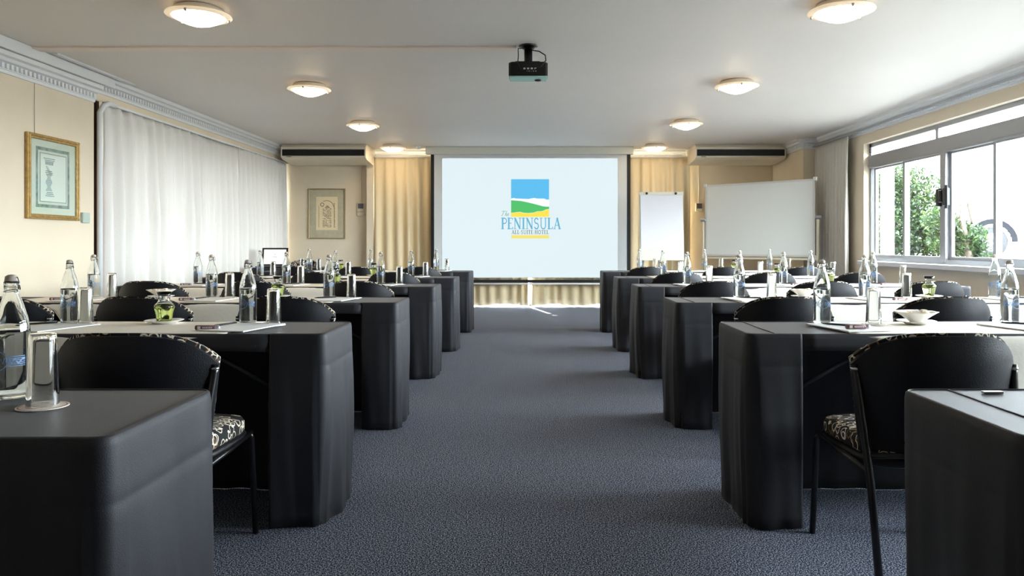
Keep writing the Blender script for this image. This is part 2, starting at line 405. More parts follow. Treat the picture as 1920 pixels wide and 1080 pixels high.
# ------------------------------------------------------------------ outside
PAV = mat('pale_paving', (96, 94, 89), .8, noise=(1.5, .06)); STUCCO = mat('outside_white_wall', (235, 233, 228), .8)
sbox('ground', (4.78, -25, .2), (60, 60, .70), PAV)
t = MB().box((-60, -25, -.3), (-4.66, 60, -.06)); t.box((-4.66, YB+.24, -.3), (4.78, 60, -.02)); struct('terrace', t, PAV)
tag(MB().box((5.28, 11.12, .70), (5.42, 11.28, 3.4), .01).build('porch_post', STUCCO), 'white porch post just outside the far end of the right window', 'post')
BARK = mat('tree_bark', (70, 62, 54), .9, noise=(14, .25), bump=(30, .5))
def leafmat(n, c):
    m = mat(n, c, .5); nt = m.node_tree; b = nt.nodes['Principled BSDF']; out = nt.nodes['Material Output']
    t = nt.nodes.new('ShaderNodeBsdfTranslucent'); t.inputs[0].default_value = srgb(*[min(255, q+12) for q in c])
    mx = nt.nodes.new('ShaderNodeMixShader'); mx.inputs[0].default_value = .4
    nt.links.new(b.outputs[0], mx.inputs[1]); nt.links.new(t.outputs[0], mx.inputs[2]); nt.links.new(mx.outputs[0], out.inputs[0]); return m
LEAF = [leafmat('leaf_green', (26, 48, 18)), leafmat('leaf_dark', (12, 26, 12)), leafmat('leaf_light', (52, 72, 26))]
def tree(loc, blobs, nleaf, trunk, label, seed):
    rr = random.Random(seed); o = empty('tree', loc, 0, label, 'tree')
    tb = MB(); tb.tube(trunk[0], trunk[1], 10)
    top = Vector(trunk[0][-1])
    for c, r in blobs:
        c = Vector(c); base = Vector(trunk[0][rr.randint(1, len(trunk[0])-1)])
        mid = (base+c)/2+Vector((rr.uniform(-.15, .15), rr.uniform(-.1, .1), -.05)); tb.tube([base, mid, c], [.035, .02, .008], 6)
    tb.build('trunk', BARK, o)
    mb = MB(); tot = sum(r[0]*r[1]*r[2] for _, r in blobs)
    for c, r in blobs:
        for _ in range(int(nleaf*r[0]*r[1]*r[2]/tot)):
            d = Vector((rr.gauss(0, 1), rr.gauss(0, 1), rr.gauss(0, 1))); d.normalize(); d *= rr.random()**.45
            p = Vector((c[0]+d.x*r[0], c[1]+d.y*r[1], c[2]+d.z*r[2]))
            L = rr.uniform(.07, .12); W = L*.5; M = Euler((rr.uniform(-1, 1), rr.uniform(-1, 1), rr.uniform(0, 6.3))).to_matrix()
            q = [(-L/2, 0, 0), (-L*.1, W/2, .008), (L/2, 0, -.012), (-L*.1, -W/2, .008)]
            mb.cur = rr.choice((0, 0, 0, 1, 2)); mb.add([p+M @ Vector(a) for a in q], [(0, 1, 2), (0, 2, 3)])
    mb.build('foliage', LEAF, o, kind='stuff')
tree((8.25, 16.2, .70), [((0, 0, .75), (1.0, .8, .75)), ((.0, .1, 1.5), (.75, .6, .6)), ((-.55, 0, 1.75), (.5, .5, .5)), ((.55, -.2, .5), (.7, .6, .45)), ((-.6, 0, .3), (.6, .5, .35))],
     13000, ([(0, 0, 0), (.03, 0, .5), (-.05, 0, 1.1), (0, 0, 1.6)], [.07, .06, .05, .03]), 'leafy green bushy tree outside the left panes of the right window', 3)
tree((8.15, 14.0, .70), [((-.35, .2, .85), (.35, .35, .28)), ((.12, .2, .5), (.42, .4, .36)), ((-.2, .1, .45), (.5, .3, .3)), ((.3, .1, .2), (.28, .3, .2))],
     2600, ([(.1, 0, 0), (.02, 0, .45), (-.08, 0, .9), (.03, 0, 1.25)], [.06, .055, .05, .025]), 'slim leaning tree with pale trunk beyond the window latch', 5)
# parked white car, side on
CARW = mat('white_car_paint', (225, 225, 225), .35); TYRE = mat('tyre_rubber', (34, 34, 36), .8); ARCH = mat('grey_arch_trim', (22, 23, 27), .8, spec=.1)
CGL = mat('car_glass', (40, 46, 52), .05); ORG = mat('orange_indicator', (220, 120, 50), .3)
def make_car():
    o = empty('car', (10.2, 16.5, .80), math.radians(-10), 'overexposed white parked car with grey wheel arch outside the right window', 'car')
    prof = [(-.78, .28), (-.80, .62), (-.62, .86), (.15, .98), (.85, 1.42), (2.35, 1.46), (3.15, 1.0), (3.4, .95), (3.42, .3)]
    arch = lambda cx: [(cx+.40*math.cos(a), .34+.40*math.sin(a)) for a in [PI*k/10 for k in range(11)]]
    poly = prof+arch(2.6)+arch(0)
    M = Matrix(((1, 0, 0, 0), (0, 0, 1, 0), (0, 1, 0, 0), (0, 0, 0, 1)))
    MB().prism(poly, 0, 1.65, M).build('body', CARW, o)
    MB().prism([(.95, 1.0), (1.05, 1.36), (2.2, 1.38), (2.8, 1.02)], -.006, 0.002, M).build('side_window', CGL, o)
    for cx in (0, 2.6):
        a = MB(); n = 14
        v = []
        for k in range(n+1):
            th = PI*k/n
            for rad in (.40, .51):
                for y in (-.03, .04): v.append((cx+rad*math.cos(th), y, .34+rad*math.sin(th)))
        fc = []
        for k in range(n):
            b_ = k*4; fc += [(b_, b_+2, b_+6, b_+4), (b_+1, b_+5, b_+7, b_+3), (b_+2, b_+3, b_+7, b_+6), (b_, b_+4, b_+5, b_+1)]
        a.add(v, fc).build('wheel_arch', ARCH, o)
        for yy in (.0, 1.45):
            wv = MB().lathe([(.2, 0), (.30, 0), (.33, .03), (.33, .17), (.30, .2), (.2, .2)], 28, (cx, yy, .33), 'y').build('wheel', TYRE, o)
            h = MB().lathe([(.02, -.005), (.205, .0), (.205, .03), (.02, .03)], 24, (cx, yy, .33), 'y')
            for k in range(5):
                an = 2*PI*k/5; h.tube([(cx, yy-.01, .33), (cx+.19*math.cos(an), yy-.01, .33+.19*math.sin(an))], .016, 6)
            h.build('hubcap', ALU, wv)
    MB().box((-.82, -.01, .66), (-.62, .25, .78), .02).build('headlamp', CERAM, o)
    MB().box((.49, -.02, .45), (.58, .01, .53), .01).build('side_indicator', ORG, o)
make_car()

# ------------------------------------------------------------------ ceiling lamps
LAMPG = mat('lit_frosted_glass', (255, 240, 215), .4, emit=(255, 226, 184), es=15.0); LAMPR = mat('lamp_rim_glass', (250, 240, 220), .3, emit=(255, 222, 178), es=.3)
LAMPB = mat('lamp_base_metal', (222, 214, 200), .4)
def make_lamp():
    o = empty('ceiling_lamp', (0, 0, ZC))
    MB().lathe([(.14, 0), (.162, -.01), (.176, -.045), (.178, -.0565)], 28).build('lamp_base', LAMPB, o)
    MB().lathe([(.178, -.055), (.217, -.052), (.220, -.058), (.178, -.068)], 36, cap=False).build('rim', LAMPR, o)
    MB().lathe([(.176, -.0575), (.179, -.067), (.152, -.084), (.10, -.108), (.05, -.124), (.005, -.128)], 32).build('shade', LAMPG, o)
    for k in range(3):
        a = 2*PI*k/3+.5; MB().lathe([(.008, -.05), (.010, -.075), (.006, -.082)], 10, (.195*math.cos(a), .195*math.sin(a), 0)).build('clip', ALU, o)
    return o
lp = [(-2.32, 5.22), (-2.29, 7.72), (-2.27, 10.1), (-2.30, 12.45), (2.13, 5.12), (2.09, 7.57), (2.08, 9.98), (2.06, 12.4)]
ordn = ['nearest', 'second', 'third', 'farthest']
proto = make_lamp()
for i, (x, y) in enumerate(lp):
    o = proto if i == 0 else copy_tree(proto)
    o.location = (x, y, ZC)
    tag(o, 'lit round glass ceiling lamp, %s of the four in the %s row' % (ordn[i % 4], 'left' if i < 4 else 'right'), 'lamp', 'round ceiling lamps')

# ------------------------------------------------------------------ projector
def projector():
    o = empty('projector', (-.02, 6.22, ZC), 0, 'black projector hanging from the ceiling on a short pole', 'projector')
    MB().lathe([(.075, 0), (.08, -.008), (.06, -.014), (.045, -.03)], 24).build('ceiling_plate', DARK, o)
    MB().lathe([(.034, -.02), (.034, -.14), (.042, -.15)], 20).build('pole', DARK, o)
    MB().box((-.11, -.08, -.165), (.10, .08, -.148), .006).build('mount_plate', DARK, o)
    b = MB().box((-.16, -.12, -.281), (.16, .07, -.16), .018).build('body', DARK, o)
    MB().box((-.155, -.115, -.286), (.155, .065, -.275), .004).build('underside', mat('pale_green_plastic', (150, 200, 188), .35), o)
    MB().lathe([(.026, 0), (.028, -.008), (.02, -.012)], 16, (.08, 0, -.285)).build('foot', DARK, o)
    MB().lathe([(.03, .06), (.034, .085), (.026, .09)], 18, (.07, 0, -.22), 'y').build('lens', CGL, o)
    pr = MB()
    for k in range(4): pr.box((-.04+.03*k, -.124, -.225), (-.022+.03*k, -.119, -.212))
    for k in range(5): pr.lathe([(.004, -.124), (.004, -.119)], 8, (-.01+.018*k, 0, -.24), 'y')
    pr.build('sockets', MINTL, b)
    MB().tube([(.03, -.03, -.045), (.09, -.05, -.06), (.14, -.08, -.10), (.145, -.11, -.15), (.11, -.14, -.20), (.05, -.135, -.235)], .005, 6).build('cable', DARK, o)
    MB().tube([(-.03, -.03, -.03), (-.085, -.04, -.035), (-.082, -.07, -.10), (-.085, -.13, -.17), (-.06, -.145, -.23), (0, -.14, -.25), (.04, -.125, -.238)], .004, 6).build('cable', DARK, o)
projector()
o = tag(MB().lathe([(.055, ZC), (.055, ZC-.012), (.035, ZC-.03), (.035, ZC-.055), (.01, ZC-.062)], 20, (-1.9, 12.6, 0)).build('smoke_detector', TRIMW), 'small white ceiling sensor between left lamp row and screen', 'sensor')

# ------------------------------------------------------------------ projection screen and logo
YS = 12.80; KS = F/YS
SX = lambda x: (x-VX)/KS
SZ = lambda y: CH+(VY-y)/KS
def screen():
    o = empty('projection_screen', (0, YS, 0), 0, 'large pull-down projection screen with black borders showing a hotel logo', 'screen')
    o.location = (0, 0, 0)
    CAS = mat('screen_casing', (205, 204, 196), .5)
    MB().box((SX(799), YS-.10, SZ(290)), (SX(1187), YS+.02, ZC), .01).build('casing', CAS, o)
    BORD = mat('screen_margin_cloth', (205, 208, 208), .8)
    MB().box((SX(813), YS-.004, SZ(521)), (SX(1178), YS, SZ(289))).build('screen_cloth', BORD, o)
    for a, b in ((808, 814), (1175.5, 1182)): MB().box((SX(a), YS-.008, SZ(524)), (SX(b), YS+.002, SZ(289))).build('border', FRAMEG, o)
    MB().box((SX(808), YS-.008, SZ(530)), (SX(1182), YS+.002, SZ(524.5))).build('border', FRAMEG, o)
    MB().tube([(SX(806), YS-.01, SZ(532)), (SX(1184), YS-.01, SZ(532))], .014, 10).build('weight_bar', TRIMW, o)
    IMG = mat('projected_light', (20, 20, 20), .8, emit=(228, 244, 249), es=.60)
    im = MB().box((SX(829), YS-.007, SZ(520)), (SX(1158), YS-.004, SZ(297))).build('projected_image', IMG, o)
    def em(n, c): return mat('projected_'+n, (5, 5, 5), .8, emit=c, es=.66)
    y0, y1 = YS-.0095, YS-.007
    def poly(name, pts, m):
        P = [(SX(x), SZ(y)) for x, y in pts]; n = len(P)
        MB().add([(x, y0, z) for x, z in P]+[(x, y1, z) for x, z in P], [tuple(range(n)), tuple(range(2*n-1, n-1, -1))]+[(i, n+i, n+(i+1) % n, (i+1) % n) for i in range(n)]).build(name, m, im)
    q = lambda x, y: (900+x/7.2, 320+y/7.2)
    poly('logo_sky', [q(*a) for a in [(420, 116), (932, 116), (932, 388), (905, 392), (880, 382), (860, 376), (770, 376), (730, 368), (690, 374), (660, 382), (560, 378), (490, 376), (455, 368), (420, 376)]], em('blue', (91, 186, 234)))
    poly('logo_cloud', [q(*a) for a in [(420, 380), (455, 372), (490, 380), (560, 382), (660, 386), (690, 378), (730, 372), (770, 380), (860, 380), (905, 396), (932, 392), (932, 484), (900, 484), (850, 478), (770, 456), (650, 426), (550, 406), (420, 398)]], em('white', (250, 252, 253)))
    poly('logo_hill', [q(*a) for a in [(420, 400), (550, 410), (650, 430), (770, 460), (850, 482), (900, 488), (932, 486), (932, 516), (890, 524), (840, 546), (770, 550), (720, 566), (650, 572), (590, 568), (545, 556), (490, 560), (440, 568), (420, 568)]], em('green', (80, 190, 106)))
    poly('logo_sand', [q(*a) for a in [(420, 572), (440, 572), (490, 564), (545, 560), (590, 572), (650, 576), (720, 570), (770, 554), (840, 550), (890, 528), (932, 520), (932, 624), (420, 624)]], em('yellow', (250, 222, 80)))
    poly('logo_bar', [q(*a) for a in [(424, 872), (932, 872), (932, 914), (424, 914)]], em('straw', (238, 222, 108)))
    # ---- serif lettering from strokes
    def arc(cx, cy, rx, ry, a0, a1, n=10): return [(cx+rx*math.cos(math.radians(a0+(a1-a0)*k/n)), cy+ry*math.sin(math.radians(a0+(a1-a0)*k/n))) for k in range(n+1)]
    T, H, SF = .17, .06, .05      # stem, hairline, serif
    def stem(x, y0=0, y1=1, th=T): return [([(x, y0), (x, y1)], th), ([(x-.16, y0+.02), (x+.16, y0+.02)], SF), ([(x-.16, y1-.02), (x+.16, y1-.02)], SF)]
    G = {
     'P': (.62, stem(.17)+[([(.17, .97)]+arc(.33, .73, .26, .24, 90, -90)+[(.17, .49)], .09)]),
     'E': (.62, stem(.17)+[([(.17, .97), (.56, .97), (.56, .84)], H), ([(.17, .52), (.46, .52)], H), ([(.17, .03), (.57, .03), (.59, .18)], H)]),
     'N': (.84, [([(.16, 0), (.16, 1)], H), ([(.16, .98), (.70, .02)], T), ([(.70, 0), (.70, 1)], H), ([(.02, .02), (.30, .02)], SF), ([(.02, .98), (.2, .98)], SF), ([(.56, .98), (.84, .98)], SF)]),
     'I': (.36, stem(.18)),
     'S': (.56, [(arc(.28, .74, .19, .23, 20, 240, 12)+arc(.28, .27, .21, .25, 60, -160, 12), .11)]),
     'U': (.80, [([(.17, 1)]+arc(.41, .3, .24, .28, 180, 360, 12)+[(.65, 1)], .10), ([(.02, .98), (.32, .98)], SF), ([(.52, .98), (.78, .98)], SF)]),
     'L': (.60, stem(.17)+[([(.17, .03), (.55, .03), (.57, .2)], H)]),
     'A': (.80, [([(.12, 0), (.40, 1)], H), ([(.40, 1), (.68, 0)], T), ([(.22, .33), (.56, .33)], H), ([(0, .02), (.24, .02)], SF), ([(.54, .02), (.82, .02)], SF)]),
     'T': (.66, stem(.33)+[([(.04, .84), (.05, .97), (.61, .97), (.62, .84)], H)]),
     'H': (.80, stem(.17)+stem(.63)+[([(.17, .52), (.63, .52)], H)]),
     'O': (.80, [(arc(.40, .5, .31, .47, 0, 360, 22), .12)]),
     '-': (.28, [([(.06, .42), (.2, .42)], .09)]), ' ': (.3, []),
     't': (.8, [([(.0, .88), (.2, .98), (.75, .95), (.85, 1.0)], .07), ([(.45, .95), (.3, .4), (.2, .08), (.05, .05)], .08)]),
     'h': (.45, [([(.25, 1.05), (.12, .5), (.02, .02)], .07), ([(.06, .3), (.2, .5), (.3, .45), (.24, .1), (.34, .02), (.42, .1)], .07)]),
     'e': (.45, [([(.05, .25), (.25, .32), (.32, .45), (.22, .52), (.08, .38), (.06, .15), (.18, .02), (.36, .14)], .07)]),
    }
    def text(name, s, x0, yb, h, wtot, m, slant=0, gap=.05):
        tot = sum(G[c][0] for c in s)+gap*(len(s)-1); kx = wtot/tot; mb = MB(); cx = 0
        for c in s:
            wd, st = G[c]
            for pts, th in st:
                for (ax, ay), (bx, by) in zip(pts[:-1], pts[1:]):
                    A = Vector(((cx+ax)*kx+slant*ay*h, ay*h)); B = Vector(((cx+bx)*kx+slant*by*h, by*h)); d = B-A
                    if d.length < 1e-6: continue
                    d.normalize(); nn = Vector((-d.y, d.x))*th*h*.5*1.3*(.62 if abs(d.y) > abs(d.x) and th > .08 else .8); e = d*th*h*.12
                    P = [A-e-nn, B+e-nn, B+e+nn, A-e+nn]
                    W = [(SX(x0+p.x), SZ(yb-p.y)) for p in P]
                    mb.add([(x, y0, z) for x, z in W]+[(x, y1, z) for x, z in W], [(0, 1, 2, 3), (7, 6, 5, 4), (0, 4, 5, 1), (1, 5, 6, 2), (2, 6, 7, 3), (3, 7, 4, 0)])
            cx += wd+gap
        mb.build(name, m, im)
    text('logo_lettering', 'PENINSULA', 939.5, 429.5, 21, 112, em('lettering_blue', (96, 176, 206)))
    text('logo_small_lettering', 'ALL-SUITE-HOTEL', 959, 438.8, 7.2, 70, em('lettering_dark', (70, 100, 100)))
    text('logo_script', 'the', 939.5, 405.2, 9.5, 15, em('script_green', (90, 165, 120)), .18, 0)
screen()

# ------------------------------------------------------------------ air conditioners, thermostats
def aircon(x0, x1, label):
    o = empty('air_conditioner', ((x0+x1)/2, 12.8, 2.5), 0, label, 'air conditioner', 'ceiling air conditioners'); h = (x1-x0)/2
    def fr(mb):
        pr = [(-.45, .03), (-.45, .19), (-.40, .245), (.39, .245), (.39, -.02), (.1, -.04), (-.36, -.0)]
        v = [(-h, y, z) for y, z in pr]+[(h, y, z) for y, z in pr]; n = len(pr)
        mb.add(v, [tuple(range(n)), tuple(range(2*n-1, n-1, -1))]+[(i, n+i, n+(i+1) % n, (i+1) % n) for i in range(n)])
    mb = MB(); fr(mb); mb.build('casing', ACW, o)
    MB().box((-h+.02, -.458, .055), (h-.02, -.445, .16), .004).build('grille', FRAMEG, o)
    g = MB()
    for k in range(4): g.box((-h+.03, -.465, .07+.022*k), (h-.03, -.456, .076+.022*k))
    g.build('louvre', DARK, o)
    MB().box((-h, -.462, .185), (h, -.44, .20), .003).build('top_lip', ACW, o)
    MB().box((-h+.09, -.452, .035), (-h+.17, -.449, .043)).build('badge', FRAMEG, o)
aircon(-4.13, -2.73, 'beige ceiling-mounted air conditioner left of the projection screen')
aircon(2.73, 4.22, 'beige ceiling-mounted air conditioner above the whiteboard')
def thermostat(x, label, two):
    o = empty('thermostat', (x, YB, 1.62), 0, label, 'thermostat')
    MB().box((-.065, -.035, .05), (.065, 0, .20), .008).build('housing', ACW, o); MB().box((-.045, -.040, .10), (.05, -.03, .19), .003).build('display', mat('thermostat_display', (96, 92, 100), .3), o)
    if two: MB().box((-.065, -.03, -.03), (.07, 0, .042), .008).build('switch_plate', ACW, o)
    MB().box((-.006, -.012, .20), (.006, 0, .88)).build('conduit', ACW, o)
thermostat(-3.0, 'wall thermostat with conduit beside the framed print on the far wall', True); thermostat(2.97, 'small wall thermostat between the flipchart and the whiteboard', False)
tag(MB().box((XL, 7.13, 1.30), (XL+.03, 7.24, 1.40), .006).build('wall_switch', mat('switch_grey_green', (176, 190, 180), .4)), 'small grey-green switch plate below right of the gold-framed picture', 'switch')

# ------------------------------------------------------------------ pictures
def frame_box(mb, w_, h_, b, d0, d1, ins=0):
    mb.box((-w_/2, d0, -h_/2), (-w_/2+b, d1, h_/2), .006); mb.box((w_/2-b, d0, -h_/2), (w_/2, d1, h_/2), .006)
    mb.box((-w_/2+b, d0, h_/2-b), (w_/2-b, d1, h_/2), .006); mb.box((-w_/2+b, d0, -h_/2), (w_/2-b, d1, -h_/2+b), .006)
def picture1():
    o = empty('framed_picture', (XL, 6.705, 1.685), PI/2, 'gold-framed architectural engraving with green mount on the left wall', 'picture')
    GOLD = mat('gilt_wood', (172, 140, 84), .35, metal=.5, noise=(30, .25), bump=(80, .3)); MT = mat('pale_green_mount', (212, 214, 200), .8)
    BAND = mat('grey_green_marbled_band', (138, 150, 142), .7, noise=(25, .35)); INK = mat('engraving_ink', (120, 134, 132), .8); PP = mat('engraving_paper', (226, 228, 218), .8)
    W_, H_ = .73, .74; mb = MB(); frame_box(mb, W_, H_, .045, -.035, 0); mb.build('frame', GOLD, o)
    mb = MB(); frame_box(mb, W_-.03, H_-.03, .012, -.042, -.03); mb.build('frame_bead', GOLD, o)
    MB().box((-W_/2+.03, -.012, -H_/2+.03), (W_/2-.03, -.004, H_/2-.03)).build('mount', MT, o)
    mb = MB(); frame_box(mb, .47, .53, .028, -.014, -.011); mb.build('mount_band', BAND, o)
    MB().box((-.185, -.0145, -.215), (.185, -.011, .215)).build('print', PP, o)
    k = MB(); y0, y1 = -.0165, -.0143
    frame_box(k, .37, .43, .005, y0, y1)
    for z, a, b in [(.17, -.135, .02), (.155, -.12, .015), (.142, -.115, .0), (.06, -.105, -.02), (.045, -.11, -.01), (.03, -.10, -.015), (-.13, -.09, -.01), (-.145, -.10, .0), (-.16, -.11, .01)]: k.box((a, y0, z-.003), (b, y1, z+.003))
    for i in range(7): k.box((-.11+i*.016, y0, .115), (-.103+i*.016, y1, .137))
    for i in range(14): k.box((-.105+.003*i, y0, .10-.005*i), (-.085+.005*i, y1, .102-.005*i))
    for i in range(16): a = .012*math.sin(i*.7); k.box((-.095+a, y0, .02-.009*i), (-.03-a, y1, .024-.009*i))
    k.build('engraving_lines', INK, o)
    MB().box((-W_/2+.04, -.030, -H_/2+.04), (W_/2-.04, -.028, H_/2-.04)).build('glazing', PANE, o)
    MB().tube([(-.24, -.004, H_/2-.02), (-.24, -.004, .93)], .002, 5).build('hanging_wire', WIRE, o)
picture1()
def picture2():
    o = empty('framed_picture', (-3.60, YB, 1.63), 0, 'silver-framed arched print with grey-green mount on the far wall', 'picture')
    FR = mat('dull_silver_gilt', (160, 142, 110), .4, metal=.4); MT = mat('sage_mount', (186, 178, 152), .8, noise=(12, .08)); PP = mat('cream_print', (232, 214, 176), .8); INK = mat('brown_ink', (98, 84, 66), .8)
    W_, H_ = .66, .89; mb = MB(); frame_box(mb, W_, H_, .022, -.03, 0); mb.build('frame', FR, o)
    MB().box((-W_/2+.015, -.012, -H_/2+.015), (W_/2-.015, -.002, H_/2-.015)).build('mount', MT, o); MB().box((-.19, -.015, -.29), (.19, -.011, .30)).build('print', PP, o)
    k = MB(); y0, y1 = -.0165, -.0148; rr = random.Random(4)
    pts = [(.02+.12*math.cos(math.radians(a)), .12+.11*math.sin(math.radians(a))) for a in range(120, -1, -10)]
    k.tube([(x-.02, y0, z) for x, z in pts], .004, 5); k.tube([(-.08+.03*math.cos(a/3.), y0, .16+.03*math.sin(a/3.)) for a in range(19)], .005, 5)
    for i in range(18):
        for j in range(6):
            if rr.random() < .85: k.box((-.07+j*.026, y0, -.24+i*.019), (-.07+j*.026+rr.uniform(.012, .022), y1, -.24+i*.019+rr.uniform(.006, .012)))
    for i in range(5): k.box((-.04+i*.01, y0, .10+i*.01), (.06-i*.01, y1, .106+i*.01))
    for i in range(24): k.box((-.145, y0, -.24+i*.016), (-.135, y1, -.232+i*.016)); k.box((.125, y0, -.24+i*.018), (.125+rr.uniform(.01, .022), y1, -.23+i*.018))
    k.build('engraving_lines', INK, o)
picture2()

# ------------------------------------------------------------------ flipchart and whiteboard
def flipchart():
    o = empty('flipchart_easel', (2.03, 11.5, 0), 0, 'flipchart easel with blank paper pad right of the projection screen', 'flipchart')
    BRD = mat('flipchart_board', (196, 192, 178), .5); PAPF = mat('flipchart_paper', (196, 196, 200), .8)
    tilt = lambda z: (z-.85)*.10
    def rb(x0, x1, z0, z1, d0, d1):
        mb = MB(); v = []
        for z in (z0, z1):
            for y in (d0, d1):
                for x in (x0, x1): v.append((x, y+tilt(z), z))
        mb.add(v, [(0, 1, 3, 2), (4, 6, 7, 5), (0, 4, 5, 1), (2, 3, 7, 6), (0, 2, 6, 4), (1, 5, 7, 3)]); return mb
    rb(-.345, .335, .85, 1.90, 0, .02).build('board', BRD, o); rb(-.35, .34, 1.855, 1.905, -.02, .004).build('clamp_bar', BRD, o)
    pad = rb(-.33, .325, 1.03, 1.85, -.012, -.001).build('paper_pad', PAPF, o)
    rb(-.33, .325, 1.44, 1.442, -.0135, -.012).build('paper_fold', BRD, pad)
    for x in (-.23, .22): MB().lathe([(.016, -.035), (.02, -.03), (.018, -.01)], 14, (x, tilt(1.88), 1.88), 'y').build('knob', ALUD, o)
    rb(-.33, .325, .845, .87, -.05, .0).build('pen_tray', BRD, o)
    for a, b in (((-.28, .05, .9), (-.36, -.12, 0)), ((.28, .05, .9), (.36, -.12, 0)), ((0, .12, 1.3), (0, .6, 0))): MB().tube([a, b], .012, 8).build('leg', ALU, o)
flipchart()
def whiteboard():
    a = Vector((2.88, 12.28)); b = Vector((4.20, 11.02)); c = (a+b)/2; L = (b-a).length; rz = math.atan2(b.y-a.y, b.x-a.x)
    o = empty('whiteboard', (c.x, c.y, 0), rz, 'large mobile whiteboard on a pivot stand in the far right corner', 'whiteboard')
    WB = mat('whiteboard_enamel', (214, 215, 210), .3, coat=.2); FRM = mat('whiteboard_frame', (200, 200, 196), .4, metal=.3); ST = mat('whiteboard_stand_paint', (206, 198, 176), .5)
    h = L/2; z0, z1 = .90, 2.06
    MB().box((-h+.02, -.008, z0+.02), (h-.02, .008, z1-.02)).build('panel', WB, o)
    mb = MB(); mb.box((-h, -.014, z0), (-h+.03, .014, z1)); mb.box((h-.03, -.014, z0), (h, .014, z1)); mb.box((-h, -.014, z0), (h, .014, z0+.03)); mb.box((-h, -.014, z1-.03), (h, .014, z1)); mb.build('frame', FRM, o)
    for x, y in ((-h, z1), (h, z1), (-h, z0), (h, z0)): MB().box((x-.03, -.02, y-.03), (x+.03, .02, y+.03), .008).build('corner_cap', FRM, o)
    for s in (-1, 1):
        p = MB().box((s*(h+.04)-.018, -.02, .04), (s*(h+.04)+.018, .02, 1.50), .005).build('post', ST, o)
        MB().lathe([(.03, -.04), (.035, -.02), (.035, .04), (.03, .06)], 14, (s*(h+.045), 0, 1.49), 'x').build('pivot_knob', ALU, p)
        MB().box((s*(h+.04)-.02, -.12, .03), (s*(h+.04)+.02, .12, .07), .008).build('foot', ST, o)
    MB().box((-h-.03, -.05, .855), (h+.03, .015, .885), .006).build('pen_tray', ST, o)
    MB().box((-h-.03, -.012, .25), (h+.03, .012, .29)).build('stretcher', ST, o)
whiteboard()

# ================================================================== TABLES
BACK = [1.79, 3.34, 4.87, 6.51, 8.04, 9.68]
XE = {'left': [-.761, -.799, -.79, -.781, -.768, -.745], 'right': [.889, .84, .866, .877, .893, .90]}
ROWN = ['nearest', 'second', 'third', 'fourth', 'fifth', 'farthest']
TH = .75
TTOP = mat('table_board', (60, 54, 50), .6); TMET = mat('table_leg_grey_metal', (72, 74, 84), .4, metal=.5)
def cover_mesh(xa, xb, yf, yb, p, seed):
    rr = random.Random(seed); path = []; r = .03
    def seg(a, b, n, nrm):
        n *= 2
        for k in range(n): path.append((a[0]+(b[0]-a[0])*k/n, a[1]+(b[1]-a[1])*k/n, nrm[0], nrm[1], 0))
    def corner(cx, cy, a0):
        for k in range(7):
            a = math.radians(a0-90*k/6); path.append((cx+r*math.cos(a), cy+r*math.sin(a), math.cos(a), math.sin(a), 1))
    seg((xa+p, yf), (xa+r, yf), 10, (0, -1)); corner(xa+r, yf+r, 270)
    seg((xa, yf+r+.01), (xa, yb-r), 14, (-1, 0)); corner(xa+r, yb-r, 180)
    seg((xa+r+.01, yb), (xb-r, yb), 50, (0, 1)); corner(xb-r, yb-r, 90)
    seg((xb, yb-r-.01), (xb, yf+r), 14, (1, 0)); corner(xb-r, yf+r, 0)
    seg((xb-r-.01, yf), (xb-p, yf), 10, (0, -1)); path.append((xb-p, yf, 0, -1, 0))
    s = [0]
    for q0, q1 in zip(path[:-1], path[1:]): s.append(s[-1]+math.hypot(q1[0]-q0[0], q1[1]-q0[1]))
    ph = [rr.uniform(0, 6.3) for _ in range(5)]
    Z = [TH, TH-.004, TH-.018, TH-.05, TH-.09, TH-.118, TH-.124, TH-.13, TH-.16, TH-.2, .5, .45, .4, .35, .3, .25, .2, .15, .1, .05, .012]
    mb = MB(); v = []; n = len(path)
    for z in Z:
        h = (TH-z)/TH
        for (x, y, nx, ny, c), sv in zip(path, s):
            e = -.006 if z == TH else (-.0015 if z == TH-.004 else 0)
            wr = h*(.010*math.sin(7.5*sv+ph[0])+.010*math.sin(17*sv+ph[1]+h*1.3)+.006*math.sin(34*sv+ph[2]-h*2)+.0025*math.sin(71*sv+ph[4]+h*3))
            cone = c*h*.02
            fl = .012*math.sin(PI*min(1, h*1.1))+.006*h
            cr = -.0012 if abs(z-(TH-.124)) < .001 else 0
            d = e+max(wr, -.012*h)+fl*(.7)+cr-cone
            if z < .02: zz = .003
            else: zz = z
            if z > TH-.001: zz = TH
            v.append((x+nx*d, y+ny*d, zz))
    f = []
    for k in range(len(Z)-1):
        for i in range(n-1): a = k*n+i; f.append((a, a+n, a+n+1, a+1))
    mb.add(v, f, True)
    # top and front apron
    mb.add([v[i] for i in range(n)], [tuple(range(n-1, -1, -1))])
    m = 40
    def ap(u, w_):
        x = xb-p+(xa+2*p-xb)*(1-0) *0 + (xa+p-(xb-p))*u
        z = TH-.066*w_-(.003*math.sin(u*23+ph[4])*w_)
        return (x, yf+(.006 if w_ == 0 else 0)-.003*w_*math.sin(u*31+ph[2])-.002*w_, z)
    mb.grid(lambda u, w_: ap(1-u, w_), m, 3)
    return mb
